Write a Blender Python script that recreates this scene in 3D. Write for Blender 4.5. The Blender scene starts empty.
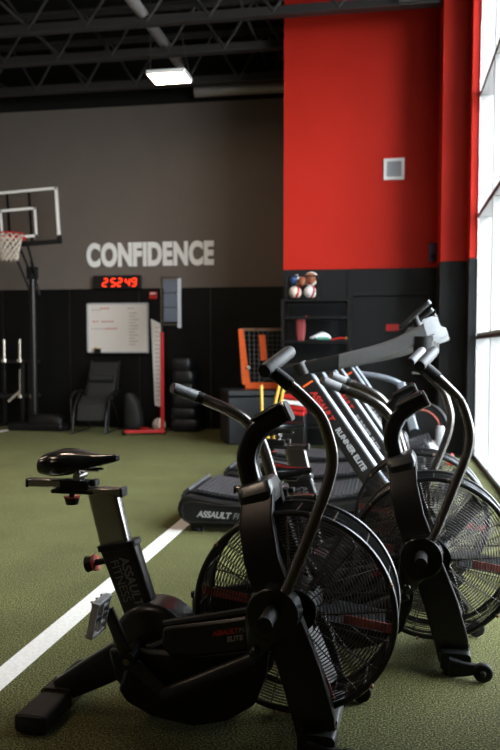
import bpy, bmesh, math, random
from mathutils import Vector, Matrix
random.seed(7)
PI = math.pi
SC = bpy.context.scene
COL = SC.collection
V = Vector

# ------------------------------------------------------------------ materials
def mat(name, col, rough=.5, metal=0., var=.12, nscale=40., bump=0., bscale=200., coat=0., emit=None, estr=0., spec=.5):
    m = bpy.data.materials.new(name); m.use_nodes = True
    nt = m.node_tree; b = nt.nodes['Principled BSDF']
    b.inputs['Roughness'].default_value = rough; b.inputs['Metallic'].default_value = metal
    b.inputs['Specular IOR Level'].default_value = spec
    if coat: b.inputs['Coat Weight'].default_value = coat; b.inputs['Coat Roughness'].default_value = .15
    tc = nt.nodes.new('ShaderNodeTexCoord')
    n = nt.nodes.new('ShaderNodeTexNoise'); n.inputs['Scale'].default_value = nscale; n.inputs['Detail'].default_value = 3
    nt.links.new(tc.outputs['Object'], n.inputs['Vector'])
    r = nt.nodes.new('ShaderNodeValToRGB')
    r.color_ramp.elements[0].position = .3; r.color_ramp.elements[1].position = .7
    r.color_ramp.elements[0].color = (*[c*(1-var) for c in col], 1); r.color_ramp.elements[1].color = (*[min(1, c*(1+var)) for c in col], 1)
    nt.links.new(n.outputs['Fac'], r.inputs['Fac']); nt.links.new(r.outputs['Color'], b.inputs['Base Color'])
    if bump:
        n2 = nt.nodes.new('ShaderNodeTexNoise'); n2.inputs['Scale'].default_value = bscale; n2.inputs['Detail'].default_value = 2
        nt.links.new(tc.outputs['Object'], n2.inputs['Vector'])
        bp = nt.nodes.new('ShaderNodeBump'); bp.inputs['Strength'].default_value = bump; bp.inputs['Distance'].default_value = .01
        nt.links.new(n2.outputs['Fac'], bp.inputs['Height']); nt.links.new(bp.outputs['Normal'], b.inputs['Normal'])
    if emit:
        b.inputs['Emission Color'].default_value = (*emit, 1); b.inputs['Emission Strength'].default_value = estr
    return m

M = dict(
 frame=mat('frame_black', (.009,.0085,.008), .34, .0, coat=.1),
 satin=mat('satin_charcoal', (.02,.0182,.017), .32, .5),
 gloss=mat('gloss_black', (.004,.004,.004), .2, 0, coat=.2),
 plast=mat('black_plastic', (.0045,.0045,.0045), .45, 0, spec=.3),
 rubber=mat('black_rubber', (.007,.007,.007), .6, 0, bump=.1, bscale=300, spec=.3),
 grip=mat('grey_grip', (.085,.085,.088), .5, 0),
 steel=mat('brushed_steel', (.36,.345,.33), .26, 1., var=.06, nscale=90),
 armst=mat('dark_nickel_tube', (.17,.155,.14), .24, .9, var=.05),
 wire=mat('cage_wire', (.1,.09,.084), .3, .75),
 blade=mat('fan_blade_dark', (.022,.022,.023), .45, .3),
 redst=mat('red_stripe', (.5,.12,.09), .5),
 knobred=mat('knob_red', (.6,.07,.04), .4),
 bronze=mat('bronze_bolt', (.35,.2,.13), .35, .8),
 textgrey=mat('lettering_grey', (.15,.15,.15), .5),
 textwhite=mat('lettering_white', (.3,.3,.3), .5),
 textred=mat('lettering_red', (.45,.02,.015), .5),
 alloy=mat('cast_alloy', (.42,.42,.43), .35, .3),
 silver=mat('silver_paint', (.25,.275,.31), .3, .5, var=.04),
 lgrey=mat('light_grey_plastic', (.4,.41,.43), .4, 0, var=.05),
 mgrey=mat('mid_grey_tube', (.1,.098,.096), .38, .3, var=.05),
 belt=mat('belt_slat_rubber', (.03,.03,.033), .55, 0),
 red=mat('red_powdercoat', (.42,.014,.012), .4),
 black=mat('matte_black', (.006,.006,.006), .6, spec=.3),
 vinyl=mat('dark_vinyl', (.007,.0082,.0105), .42, 0, bump=.06, bscale=12),
 fabric=mat('dark_mesh_fabric', (.0075,.007,.0065), .7, 0),
 orange=mat('orange_fabric', (.85,.12,.012), .6),
 yellow=mat('yellow_pvc', (.75,.48,.08), .45),
 white=mat('white_paint', (.83,.81,.78), .45, var=.03),
 chrome=mat('chrome_peg', (.75,.68,.58), .25, .8),
 board=mat('whiteboard', (.72,.67,.62), .25, var=.03),
 slate=mat('blue_grey_vane', (.09,.1,.125), .4),
 joist=mat('joist_steel', (.034,.03,.028), .55, .1),
 duct=mat('grey_duct', (.3,.28,.27), .45, .3),
 purple=mat('purple_plastic', (.05,.025,.08), .4),
 redcloth=mat('red_mesh_cloth', (.2,.025,.025), .7),
 blue=mat('blue_ball', (.05,.12,.33), .5), basket=mat('orange_ball', (.28,.085,.035), .6), cream=mat('cream_ball', (.6,.52,.43), .5),
 towel=mat('white_towel', (.7,.72,.75), .8), green=mat('green_cloth', (.05,.22,.15), .8),
 digit=mat('led_red', (.4,.01,.005), .4, emit=(1,.035,.008), estr=1.5),
 lamp=mat('lamp_diffuser', (.9,.85,.8), .5, emit=(1,.8,.6), estr=11),
 ink=mat('marker_ink', (.35,.3,.28), .6), inkred=mat('marker_ink_red', (.55,.14,.1), .6),
 brownedge=mat('dark_gasket', (.06,.03,.022), .5),
 frost=mat('window_frame_white', (.55,.55,.54), .4, var=.02),
 concrete=mat('outdoor_concrete', (.14,.14,.135), .8),
 signor=mat('orange_sign', (.22,.055,.028), .5),
)

def glassmat(name, tint, refl):
    m = bpy.data.materials.new(name); m.use_nodes = True; nt = m.node_tree
    for n in list(nt.nodes): nt.nodes.remove(n)
    out = nt.nodes.new('ShaderNodeOutputMaterial'); mx = nt.nodes.new('ShaderNodeMixShader')
    t = nt.nodes.new('ShaderNodeBsdfTransparent'); t.inputs[0].default_value = (*tint, 1)
    g = nt.nodes.new('ShaderNodeBsdfGlossy'); g.inputs['Roughness'].default_value = .03
    lw = nt.nodes.new('ShaderNodeLayerWeight'); lw.inputs[0].default_value = refl
    nt.links.new(lw.outputs['Fresnel'], mx.inputs[0]); nt.links.new(t.outputs[0], mx.inputs[1]); nt.links.new(g.outputs[0], mx.inputs[2])
    nt.links.new(mx.outputs[0], out.inputs[0])
    return m
M['glass'] = glassmat('clear_glass', (.97,.98,.98), .12)
M['acrylic'] = glassmat('clear_acrylic', (.9,.88,.86), .1)

def turf():
    m = bpy.data.materials.new('turf'); m.use_nodes = True; nt = m.node_tree; b = nt.nodes['Principled BSDF']
    b.inputs['Roughness'].default_value = .85; b.inputs['Specular IOR Level'].default_value = .2
    b.inputs['Sheen Weight'].default_value = .02; b.inputs['Sheen Roughness'].default_value = .45; b.inputs['Sheen Tint'].default_value = (1,.97,.7,1)
    tc = nt.nodes.new('ShaderNodeTexCoord')
    n = nt.nodes.new('ShaderNodeTexNoise'); n.inputs['Scale'].default_value = 135; n.inputs['Detail'].default_value = 4; n.inputs['Roughness'].default_value = .75
    n2 = nt.nodes.new('ShaderNodeTexNoise'); n2.inputs['Scale'].default_value = 2.2; n2.inputs['Detail'].default_value = 4
    nt.links.new(tc.outputs['Object'], n.inputs['Vector']); nt.links.new(tc.outputs['Object'], n2.inputs['Vector'])
    r = nt.nodes.new('ShaderNodeValToRGB'); e = r.color_ramp.elements
    e[0].position = .41; e[0].color = (.012,.014,.004,1); e[1].position = .61; e[1].color = (.255,.25,.09,1)
    x = e.new(.5); x.color = (.064,.065,.018,1)
    nt.links.new(n.outputs['Fac'], r.inputs['Fac'])
    r2 = nt.nodes.new('ShaderNodeValToRGB'); r2.color_ramp.elements[0].position=.3; r2.color_ramp.elements[1].position=.7
    r2.color_ramp.elements[0].color = (.85,.85,.85,1); r2.color_ramp.elements[1].color = (1.1,1.1,1.1,1)
    nt.links.new(n2.outputs['Fac'], r2.inputs['Fac'])
    mx = nt.nodes.new('ShaderNodeMix'); mx.data_type = 'RGBA'; mx.blend_type = 'MULTIPLY'; mx.inputs[0].default_value = 1
    nt.links.new(r.outputs['Color'], mx.inputs[6]); nt.links.new(r2.outputs['Color'], mx.inputs[7])
    nt.links.new(mx.outputs[2], b.inputs['Base Color'])
    bp = nt.nodes.new('ShaderNodeBump'); bp.inputs['Strength'].default_value = .8; bp.inputs['Distance'].default_value = .012
    nt.links.new(n.outputs['Fac'], bp.inputs['Height']); nt.links.new(bp.outputs['Normal'], b.inputs['Normal'])
    return m
M['turf'] = turf()
M['greywall'] = mat('taupe_wall', (.14,.114,.097), .6, var=.03, nscale=3, spec=.3)
M['redwall'] = mat('red_wall', (.45,.018,.009), .55, var=.03, nscale=3, spec=.15)
M['blackwall'] = mat('black_wall_panel', (.0028,.0027,.0027), .5, var=.25, nscale=5, spec=.2)
M['greyblack'] = mat('charcoal_wall_panel', (.006,.0063,.0068), .55, var=.15, nscale=5, bump=.1, bscale=60, spec=.3)
M['deck'] = mat('dark_deck', (.006,.0055,.005), .7, spec=.2)
M['plainwall'] = mat('plain_dark_wall', (.12,.105,.095), .7, var=.05)
M['stripe'] = mat('painted_line', (.68,.66,.62), .8, var=.1, nscale=60, bump=.3, bscale=150)

# ------------------------------------------------------------------ mesh tools
def frame_axes(t, up):
    t = t.normalized(); s = t.cross(up)
    if s.length < 1e-5: s = t.cross(V((1,0,0)) if abs(t.x) < .9 else V((0,1,0)))
    s.normalize(); u = s.cross(t).normalized()
    return s, u
class B:
    def __init__(s): s.bm = bmesh.new()
    def hexa(s, pts):
        v = [s.bm.verts.new(p) for p in pts]
        for f in ((0,3,2,1),(4,5,6,7),(0,1,5,4),(1,2,6,5),(2,3,7,6),(3,0,4,7)): s.bm.faces.new([v[i] for i in f])
        return s
    def box(s, c, d, rot=None):
        c = V(c); x, y, z = d[0]/2, d[1]/2, d[2]/2
        R = rot if rot else Matrix.Identity(3)
        return s.hexa([c + R @ V(p) for p in ((-x,-y,-z),(x,-y,-z),(x,y,-z),(-x,y,-z),(-x,-y,z),(x,-y,z),(x,y,z),(-x,y,z))])
    def bb(s, a, b):
        return s.box([(a[i]+b[i])/2 for i in range(3)], [abs(b[i]-a[i]) for i in range(3)])
    def skin(s, rings, caps=True, closed=False):
        vs = [[s.bm.verts.new(p) for p in r] for r in rings]; n = len(vs[0]); L = len(vs)
        for i in range(L if closed else L-1):
            a, b = vs[i], vs[(i+1) % L]
            for j in range(n): s.bm.faces.new((a[j], a[(j+1)%n], b[(j+1)%n], b[j]))
        if caps and not closed:
            s.bm.faces.new(vs[0][::-1]); s.bm.faces.new(vs[-1])
        return s
    def tube(s, pts, r, n=10, closed=False, caps=True):
        pts = [V(p) for p in pts]; L = len(pts); rr = r if isinstance(r, (list, tuple)) else [r]*L
        rings = []; up = V((0,1,0.01))
        for i, p in enumerate(pts):
            if closed: t = pts[(i+1)%L] - pts[i-1]
            else: t = pts[min(i+1, L-1)] - pts[max(i-1, 0)]
            a, b = frame_axes(t, up)
            rings.append([p + (a*math.cos(2*PI*k/n) + b*math.sin(2*PI*k/n))*rr[i] for k in range(n)])
        return s.skin(rings, caps, closed)
    def cyl(s, a, b, r, r2=None, n=20): return s.tube([a, b], [r, r if r2 is None else r2], n)
    def ring(s, c, R, r, axis='y', n=64, m=4):
        c = V(c); pts = []
        for k in range(n):
            t = 2*PI*k/n; q = {'y': (math.cos(t)*R, 0, math.sin(t)*R), 'z': (math.cos(t)*R, math.sin(t)*R, 0), 'x': (0, math.cos(t)*R, math.sin(t)*R)}[axis]
            pts.append(c + V(q))
        ax = {'y': V((0,1,0)), 'z': V((0,0,1)), 'x': V((1,0,0))}[axis]; rings = []
        for p in pts:
            d = (p-c).normalized()
            rings.append([p + (d*math.cos(2*PI*k/m) + ax*math.sin(2*PI*k/m))*r for k in range(m)])
        return s.skin(rings, False, True)
    def loft(s, secs, power=4, n=16):
        # secs: (centre, vec half-a, vec half-b)  superellipse section
        rings = []
        for c, a, b in secs:
            c, a, b = V(c), V(a), V(b); r = []
            for k in range(n):
                t = 2*PI*(k+.5)/n; ct, st = math.cos(t), math.sin(t)
                r.append(c + a*math.copysign(abs(ct)**(2/power), ct) + b*math.copysign(abs(st)**(2/power), st))
            rings.append(r)
        return s.skin(rings)
    def prism(s, poly, y0, y1, axis='y'):
        f = {'y': lambda p, h: (p[0], h, p[1]), 'x': lambda p, h: (h, p[0], p[1]), 'z': lambda p, h: (p[0], p[1], h)}[axis]
        a = [s.bm.verts.new(f(p, y0)) for p in poly]; b = [s.bm.verts.new(f(p, y1)) for p in poly]; n = len(poly)
        s.bm.faces.new(a[::-1]); s.bm.faces.new(b)
        for j in range(n): s.bm.faces.new((a[j], a[(j+1)%n], b[(j+1)%n], b[j]))
        return s
    def ball(s, c, r, seg=20, sc=(1,1,1)):
        bmesh.ops.create_uvsphere(s.bm, u_segments=seg, v_segments=seg//2+2, radius=r, matrix=Matrix.Translation(c) @ Matrix.Diagonal((*sc, 1)))
        return s
def obj(name, b, m, parent=None, bevel=0, smooth=True, subd=0):
    bmesh.ops.recalc_face_normals(b.bm, faces=b.bm.faces[:])
    me = bpy.data.meshes.new(name); b.bm.to_mesh(me); b.bm.free()
    me.materials.append(M[m] if isinstance(m, str) else m)
    o = bpy.data.objects.new(name, me); COL.objects.link(o)
    if parent: o.parent = parent
    if bevel:
        md = o.modifiers.new('bevel', 'BEVEL'); md.width = bevel; md.segments = 2; md.limit_method = 'ANGLE'; md.angle_limit = .6
    if subd:
        md = o.modifiers.new('sub', 'SUBSURF'); md.levels = subd; md.render_levels = subd
    if smooth:
        me.polygons.foreach_set('use_smooth', [True]*len(me.polygons))
        try: me.set_sharp_from_angle(angle=.7)
        except Exception: pass
    return o
def tag(o, label, cat, group=None, kind=None):
    o['label'] = label; o['category'] = cat
    if group: o['group'] = group
    if kind: o['kind'] = kind
    return o
def thing(name, label, cat, loc=(0,0,0), rz=0, group=None):
    o = bpy.data.objects.new(name, None); COL.objects.link(o); o.location = loc; o.rotation_euler = (0,0,rz); o.empty_display_size = .1
    return tag(o, label, cat, group)
def struct(name, b, m, parent=None, **k):
    o = obj(name, b, m, parent, **k)
    if not parent: o['kind'] = 'structure'
    return o
def copy_tree(o, parent=None):
    c = o.copy(); COL.objects.link(c)
    if parent: c.parent = parent
    for ch in o.children: copy_tree(ch, c)
    return c
def text(name, s, size, m, origin, d, e, parent=None, ext=.001, bold=0., shear=0., sx=1., align='LEFT', space=1.):
    cu = bpy.data.curves.new('tmp', 'FONT'); cu.body = s; cu.size = size; cu.extrude = ext; cu.offset = bold; cu.shear = shear
    cu.align_x = align; cu.space_character = space
    t = bpy.data.objects.new('tmp', cu); COL.objects.link(t)
    bpy.context.view_layer.update()
    dg = bpy.context.evaluated_depsgraph_get()
    me = bpy.data.meshes.new_from_object(t.evaluated_get(dg))
    bpy.data.objects.remove(t); bpy.data.curves.remove(cu)
    d = V(d).normalized(); e = V(e); e = (e - d*e.dot(d)).normalized(); nn = d.cross(e)
    Mx = Matrix((d, e, nn)).transposed().to_4x4(); Mx.translation = V(origin)
    me.transform(Mx @ Matrix.Diagonal((sx, 1, 1, 1)))
    me.name = name; me.materials.clear(); me.materials.append(M[m])
    o = bpy.data.objects.new(name, me); COL.objects.link(o)
    if parent: o.parent = parent
    return o
def bez(pts, n=6):
    # Catmull-Rom through pts
    P = [V(p) for p in pts]; out = []
    for i in range(len(P)-1):
        p0 = P[max(i-1,0)]; p1 = P[i]; p2 = P[i+1]; p3 = P[min(i+2,len(P)-1)]
        for k in range(n):
            t = k/n
            out.append(.5*((2*p1)+(p2-p0)*t+(2*p0-5*p1+4*p2-p3)*t*t+(3*p1-p0-3*p2+p3)*t**3))
    out.append(P[-1]); return out
def uz(pts, v): return [(p[0], v, p[1]) for p in pts]

# ------------------------------------------------------------------ room
XW = 1.03; YG = 12.93; YR = 10.95; XL = -9.; YB = -4.; ZC = 6.25
struct('floor', B().bb((XL-.2, YB-.2, -.1), (XW+.02, YG+.2, 0)), 'turf')
struct('ceiling', B().bb((XL-.2, YB-.2, ZC), (XW+.3, YG+.2, ZC+.1)), 'deck')
struct('wall_far', B().bb((XL, YG, 0), (-1.38, YG+.15, 5.32)), 'greywall')
struct('wall_far_top', B().bb((XL, YG, 5.32), (-1.38, YG+.15, ZC)), 'deck')
b = B()
x = -9.
while x < -1.5:
    b.bb((x+.006, YG-.02, 0), (min(x+1.214, -1.38), YG, 2.33)); x += 1.22
struct('wall_far_lower', b, 'blackwall', bevel=.004)
struct('wall_red', B().bb((-1.433, YR, 2.4), (XW+.02, YG+.15, ZC)), 'redwall')
b = B().bb((-1.433, YR+.02, 0), (XW+.02, YG+.15, 2.398))
for x0, x1 in ((-1.433,-.56),(.58,.61)): b.bb((x0, YR-.01, 0), (x1-.006, YR+.03, 2.395))
b.bb((-.56, YR-.01, 2.1), (.574, YR+.03, 2.395))
struct('wall_red_lower', b, 'greyblack')
struct('wall_column', B().bb((.61, 10.24, 2.4), (XW, YR, ZC)), 'redwall', bevel=.01)
struct('wall_column_lower', B().bb((.605, 10.235, 0), (XW, YR, 2.4)), 'greyblack', bevel=.01)
struct('wall_pilaster', B().bb((.93, 9.93, 2.4), (XW, 10.24, ZC)), 'redwall', bevel=.008)
struct('wall_pilaster_lower', B().bb((.925, 9.925, 0), (XW, 10.235, 2.4)), 'greyblack', bevel=.008)
struct('wall_left', B().bb((XL-.15, YB, 0), (XL, YG, ZC)), 'plainwall')
struct('wall_back', B().bb((XL, YB-.15, 0), (XW+.3, YB, ZC)), 'plainwall')
YW0 = 3.1   # the glazing runs from here to the pilaster
struct('wall_right', B().bb((XW, YB, 0), (XW+.25, YW0, ZC)), 'plainwall')
struct('trim_1', B().bb((XW, YW0, 5.75), (XW+.25, 9.93, ZC)), 'redwall')
struct('trim_2', B().bb((XW-.012, YW0, 0), (XW+.02, 9.93, .035)), 'brownedge')
# line markings
struct('trim_3', B().bb((-1.576, .5, .0005), (-1.467, 8.3, .004)), 'stripe')
struct('trim_4', B().bb((-6.18, 8.5, .0005), (-6.06, 12.6, .004)), 'stripe')
# door
d = struct('door_1', B().bb((-.49, YR+.0, .01), (.52, YR+.018, 2.03)), 'greyblack', bevel=.004)
struct('door_frame', B().bb((-.56, YR-.03, 0), (-.49, YR+.03, 2.1)).bb((.52, YR-.03, 0), (.58, YR+.03, 2.1)).bb((-.49, YR-.03, 2.03), (.52, YR+.03, 2.1)), 'black', d, bevel=.004)
struct('door_handle', B().cyl((.42, YR, 1.0), (.42, YR-.06, 1.0), .02).bb((.3, YR-.07, .985), (.44, YR-.05, 1.015)), 'steel', d)
s = thing('door_sign', 'small red sign fixed on the black door', 'sign', (.045, YR-.002, 1.607))
obj('sign_plate', B().bb((-.088, -.006, -.046), (.088, .001, .046)), 'red', s, bevel=.004)
# glazing
edges = [YW0, 4.4, 5.8, 7.2, 8.6, 9.93]; zs = [.035, 1.46, 2.9, 4.31, 5.75]
for i in range(5):
    y0, y1 = edges[i], edges[i+1]
    b = B(); g = B()
    for z in zs[1:4]:
        b.bb((XW+.004, y0, z-.02), (XW+.15, y1, z+.045)); g.bb((XW-.006, y0, z-.024), (XW+.004, y1, z+.016))
    for y in ((y0, y0+.03), (y1-.03, y1)): b.bb((XW, y[0], .035), (XW+.15, y[1], 5.75))
    b.bb((XW, y0+.03, .0), (XW+.15, y1-.03, .05)); b.bb((XW, y0+.03, 5.71), (XW+.15, y1-.03, 5.75))
    w = struct('window_%d' % (i+1), b, 'frost')
    struct('window_gasket', g, 'brownedge', w)
    for k in range(4):
        struct('pane', B().bb((XW+.14, y0+.03, zs[k]+.02), (XW+.144, y1-.03, zs[k+1]-.02)), 'glass', w)
struct('ground_outside', B().bb((XW+.25, -12, -.12), (30, 40, -.04)), 'concrete')
# sign outside
s = thing('outdoor_sign', 'orange and white sign seen through the upper window', 'sign', (1.55, 12.2, 4.56))
obj('sign_panel', B().bb((-.03, -1.3, 0), (.05, .9, .42)), 'signor', s, bevel=.01)
for k in range(6): obj('sign_block', B().bb((-.04, -1.15+k*.32, .1), (-.028, -1.0+k*.32, .33)), 'white', s)
# neighbouring building's post so that the sign stands on something
obj('sign_post', B().cyl((.05, -.9, -4.61), (.05, -.9, .1), .05).cyl((.05, .6, -4.61), (.05, .6, .1), .05), 'white', s)

# ------------------------------------------------------------------ ceiling
def joist(y, z0, lab):
    t = thing('ceiling_joist', lab, 'joist', (-4, y, z0), 0, 'open web steel joists under the roof')
    h = ZC - z0 - .02
    obj('bottom_chord', B().bb((-5, -.07, 0), (5.02, .07, .022)).bb((-5, -.012, .02), (5.02, .012, .13)), 'joist', t)
    obj('top_chord', B().bb((-5, -.06, h-.02), (5.02, .06, h)).bb((-5, -.012, h-.09), (5.02, .012, h-.02)), 'joist', t)
    b = B(); n = 12; dx = 10/n
    for k in range(n):
        xa = -5 + k*dx
        b.cyl((xa, 0, .06), (xa+dx/2, 0, h-.05), .022, n=8); b.cyl((xa+dx/2, 0, h-.05), (xa+dx, 0, .06), .022, n=8)
    obj('web', b, 'joist', t)
joist(10.38, 5.55, 'steel ceiling joist nearest the camera, crossing in front of the red wall top')
joist(11.35, 5.5, 'steel ceiling joist running just behind the lit lamp')
joist(12.45, 5.44, 'steel ceiling joist closest to the taupe wall')
for x, lab in ((-6.4,'leftmost thin bridging rod tying the ceiling joists together'),(-4.9,'thin bridging rod between the leftmost one and the round ceiling pipe'),(-1.9,'thin bridging rod right of the lamp, near the red wall')):
    tag(obj('bridging_rod', B().tube([(x,9.2,5.7),(x,12.9,5.7)], .02, 8), 'joist'), lab, 'rod', 'bridging rods of the ceiling')
tag(obj('ceiling_pipe', B().tube([(-3.24, 6.0, 5.72), (-3.24, 12.32, 5.72)], .075, 20), 'duct'), 'grey round pipe running along the ceiling above the lamp', 'pipe')
tag(obj('ceiling_pipe', B().tube([(-3.1, 12.72, 5.42), (-1.45, 12.72, 5.42)], .085, 20), 'duct'), 'grey horizontal pipe beside the lamp along the far wall', 'pipe')
t = thing('ceiling_lamp', 'lit rectangular panel lamp hanging below the ceiling pipe', 'lamp', (-2.98, 10.78, 5.0))
obj('housing', B().bb((-.27, -.22, 0), (.27, .22, .05)), 'white', t, bevel=.01)
obj('diffuser', B().bb((-.245, -.195, -.012), (.245, .195, .002)), 'lamp', t)
b = B()
for x in (-.27, .27): b.cyl((x, 0, .05), (-.26 if x < 0 else .05, 0, 1.2), .006, n=6)
obj('cable', b, 'joist', t)
tag(obj('ceiling_box', B().bb((.07, 10.25, 5.6), (.42, 10.55, 5.78)), 'duct', bevel=.01), 'small grey box at the ceiling above the red wall', 'box')

# ------------------------------------------------------------------ wall things
# CONFIDENCE lettering: x -5.03 .. -2.84, z 2.69 .. 3.09
t = thing('wall_lettering', 'large white CONFIDENCE lettering on the taupe wall', 'lettering', (-5.03, YG, 2.69))
ltr = []
for ch in 'CONFIDENCE':
    o = text('letter', ch, .54, 'white', (0, -.012, 0), (1,0,0), (0,0,1), t, ext=.01, bold=.027, sx=.62)
    xs = [v.co.x for v in o.data.vertices]; ltr.append((o, min(xs), max(xs)))
tot = sum(b_-a_ for _, a_, b_ in ltr); gap = (2.19 - tot)/9; x = 0
allz = [v.co.z for o, _, _ in ltr for v in o.data.vertices]; z0, z1 = min(allz), max(allz)
for o, a_, b_ in ltr:
    for v in o.data.vertices:
        v.co.x += x - a_; v.co.z = (v.co.z - z0)*.405/(z1-z0)
    x += b_ - a_ + gap

t = thing('digital_clock', 'black digital wall clock showing red 2:52:49', 'clock', (-4.48, YG, 2.32))
obj('case', B().bb((-.41, -.09, 0), (.41, -.0, .225)), 'black', t, bevel=.01)
SEG = {'2':'abged','5':'afgcd','4':'fgbc','9':'abcfgd'}
def digit(b, ch, x, z, w, h):
    th = .017; sl = .12
    P = {'a':((0,h),(w,h)),'g':((0,h/2),(w,h/2)),'d':((0,0),(w,0)),'f':((0,h/2),(0,h)),'b':((w,h/2),(w,h)),'e':((0,0),(0,h/2)),'c':((w,0),(w,h/2))}
    for s in SEG[ch]:
        (x0,z0),(x1,z1) = P[s]
        x0 += sl*z0; x1 += sl*z1
        dx, dz = x1-x0, z1-z0; L = math.hypot(dx,dz); ux, uz_ = dx/L, dz/L
        nx, nz = -uz_*th/2, ux*th/2
        x0 += ux*.008; x1 -= ux*.008; z0 += uz_*.008; z1 -= uz_*.008
        b.prism([(x+x0+nx,z+z0+nz),(x+x0-nx,z+z0-nz),(x+x1-nx,z+z1-nz),(x+x1+nx,z+z1+nz)], -.096, -.089)
for ch, x in (('2',-.245),('5',-.103),('2',.007),('4',.145),('9',.258)):
    b = B(); digit(b, ch, x, .045, .07, .125); obj('digit', b, 'digit', t, smooth=False)

t = thing('whiteboard', 'white dry-erase board with faint handwriting below the clock', 'whiteboard', (-4.49, YG-.02, 1.27))
obj('panel', B().bb((-.52, -.02, 0), (.52, 0, .8)), 'board', t)
obj('board_frame', B().bb((-.54, -.028, -.02), (-.515, 0, .82)).bb((.515, -.028, -.02), (.54, 0, .82)).bb((-.54, -.028, .795), (.54, 0, .82)).bb((-.54, -.028, -.02), (.54, 0, .005)), 'lgrey', t)
obj('tray', B().bb((-.5, -.08, -.03), (.5, -.02, -.015)), 'black', t)
b = B()
for (x, z, n) in ((-.45,.70,3),(.18,.72,2),(-.46,.38,4)):
    for k in range(n): b.bb((x+k*.06, -.022, z), (x+k*.06+.04, -.0195, z+.016))
for k in range(11): b.bb((.2, -.022, .64-k*.052), (.2+.1+random.random()*.12, -.0195, .652-k*.052))
obj('writing', b, 'ink', t, smooth=False)
b = B()
for (x, z, n) in ((-.3,.72,3),(-.28,.5,4),(-.44,.5,2),(-.22,.38,4)):
    for k in range(n): b.bb((x+k*.055, -.022, z), (x+k*.055+.045, -.0195, z+.02))
obj('red_writing', b, 'inkred', t, smooth=False)
t = thing('board_eraser', 'black eraser with yellow top on the whiteboard ledge', 'eraser', (-4.83, YG-.08, 1.256))
obj('pad', B().bb((-.05, -.028, 0), (.05, .026, .07)), 'black', t, bevel=.006)
obj('top', B().bb((-.045, -.02, .07), (-.01, .02, .095)), 'yellow', t, bevel=.004)
t = thing('alarm_pull', 'small red fire alarm box on the wall right of the clock', 'alarm', (-3.865, YG-.02, 2.15))
obj('body', B().bb((-.065, -.05, 0), (.065, 0, .115)), 'red', t, bevel=.008)
obj('label_plate', B().bb((-.045, -.054, .08), (.045, -.05, .098)), 'white', t)
t = thing('wall_chart', 'tall narrow white chart leaning by the red stand', 'chart', (-3.8, YG-.09, .36))
obj('sheet', B().hexa([(-.03,-.02,.02),(.12,-.08,0),(.12,-.06,0),(-.03,.0,.02),(-.09,-.02,1.46),(.12,-.08,1.36),(.12,-.06,1.36),(-.09,.0,1.46)]), 'white', t)
b = B()
for k in range(18): b.box((.03, -.053, .12+k*.07), (.08, .003, .012), Matrix.Rotation(-.3, 3, 'Z'))
obj('line_print', b, 'ink', t)
t = thing('wall_vent', 'white square vent on the red wall', 'vent', (.04, YR, 3.7))
obj('frame', B().bb((-.135, -.03, -.14), (.135, 0, -.1)).bb((-.135, -.03, .1), (.135, 0, .14)).bb((-.135, -.03, -.1), (-.095, 0, .1)).bb((.095, -.03, -.1), (.135, 0, .1)), 'white', t, bevel=.004)
b = B().bb((-.095,-.008,-.1),(.095,0,.1))
for k in range(9): b.box((0, -.014, -.09+k*.0225), (.19, .012, .006), Matrix.Rotation(-.5, 3, 'X'))
obj('louvre', b, 'lgrey', t)
t = thing('wall_dispenser', 'small purple wall dispenser on the red wall beside the column', 'dispenser', (.555, YR, 2.47))
obj('body', B().loft([((0,-.05,z), (.055,0,0), (0,.05,0)) for z in (0,.24)]), 'purple', t, bevel=.01)
obj('nozzle', B().cyl((0,-.1,.06), (0,-.118,.06), .035), 'black', t)

# ------------------------------------------------------------------ far gym things
# basketball stand
t = thing('basketball_hoop', 'portable basketball hoop with clear backboard on a black pole', 'basketball hoop', (-5.77, 12.4, 0))
obj('base', B().prism([(-.3,-.36),(.6,-.36),(.7,-.2),(.62,.03),(-.25,.03),(-.36,-.15)], 0, .12, 'z'), 'plast', t, bevel=.03)
obj('base_tank', B().loft([((.3,-.16,z), (.32*s,0,0), (0,.16*s,0)) for z, s in ((.12,1),(.2,.95),(.26,.7))]), 'plast', t)
obj('pole', B().tube([(0,0,.05),(0,0,2.62)], .055, 16), 'satin', t)
obj('arm', B().tube([(.0,0,2.5),(-.1,-.3,3.02)], .02, 8).tube([(.08,0,2.45),(.06,-.3,3.0)], .02, 8).tube([(-.06,0,2.3),(-.22,-.3,3.0)], .02, 8).tube([(.12,0,2.2),(-.02,0,2.75)], .02, 8).box((0,-.0,2.56),(.16,.1,.2)), 'black', t)
bd = obj('backboard', B().bb((-.68, -.012, -.41), (.68, .012, .45)), 'acrylic', t)
bd.location = (-.03, -.4, 3.37); bd.rotation_euler = (0, math.radians(-3), 0)
obj('board_frame', B().bb((-.68,-.02,.41),(.68,.02,.45)).bb((-.68,-.02,-.38),(-.64,.02,.45)).bb((.64,-.02,-.34),(.68,.02,.45)), 'white', bd)
obj('bottom_rail', B().bb((-.69,-.025,-.43),(.69,.025,-.36)).bb((.63,-.03,-.43),(.69,.03,-.3)).bb((.17,.02,-.4),(.2,.05,.42)).bb((-.2,.02,-.4),(-.17,.05,.42)), 'black', bd)
b = B()
for a in ((-.31,.13,.31,.17),(-.31,-.3,.31,-.26),(-.31,-.3,-.27,.17),(.27,-.3,.31,.17)): b.bb((a[0],-.018,a[1]),(a[2],-.012,a[3]))
obj('target_square', b, 'white', bd)
rm = obj('rim', B().ring((0,0,0), .228, .011, 'z', 40, 8).bb((-.09,.2,-.05),(.09,.39,.01)).ring((0,0,-.05), .2, .006, 'z', 40, 6), 'red', t)
rm.location = (.0, -.8, 3.08)
b = B()
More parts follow.
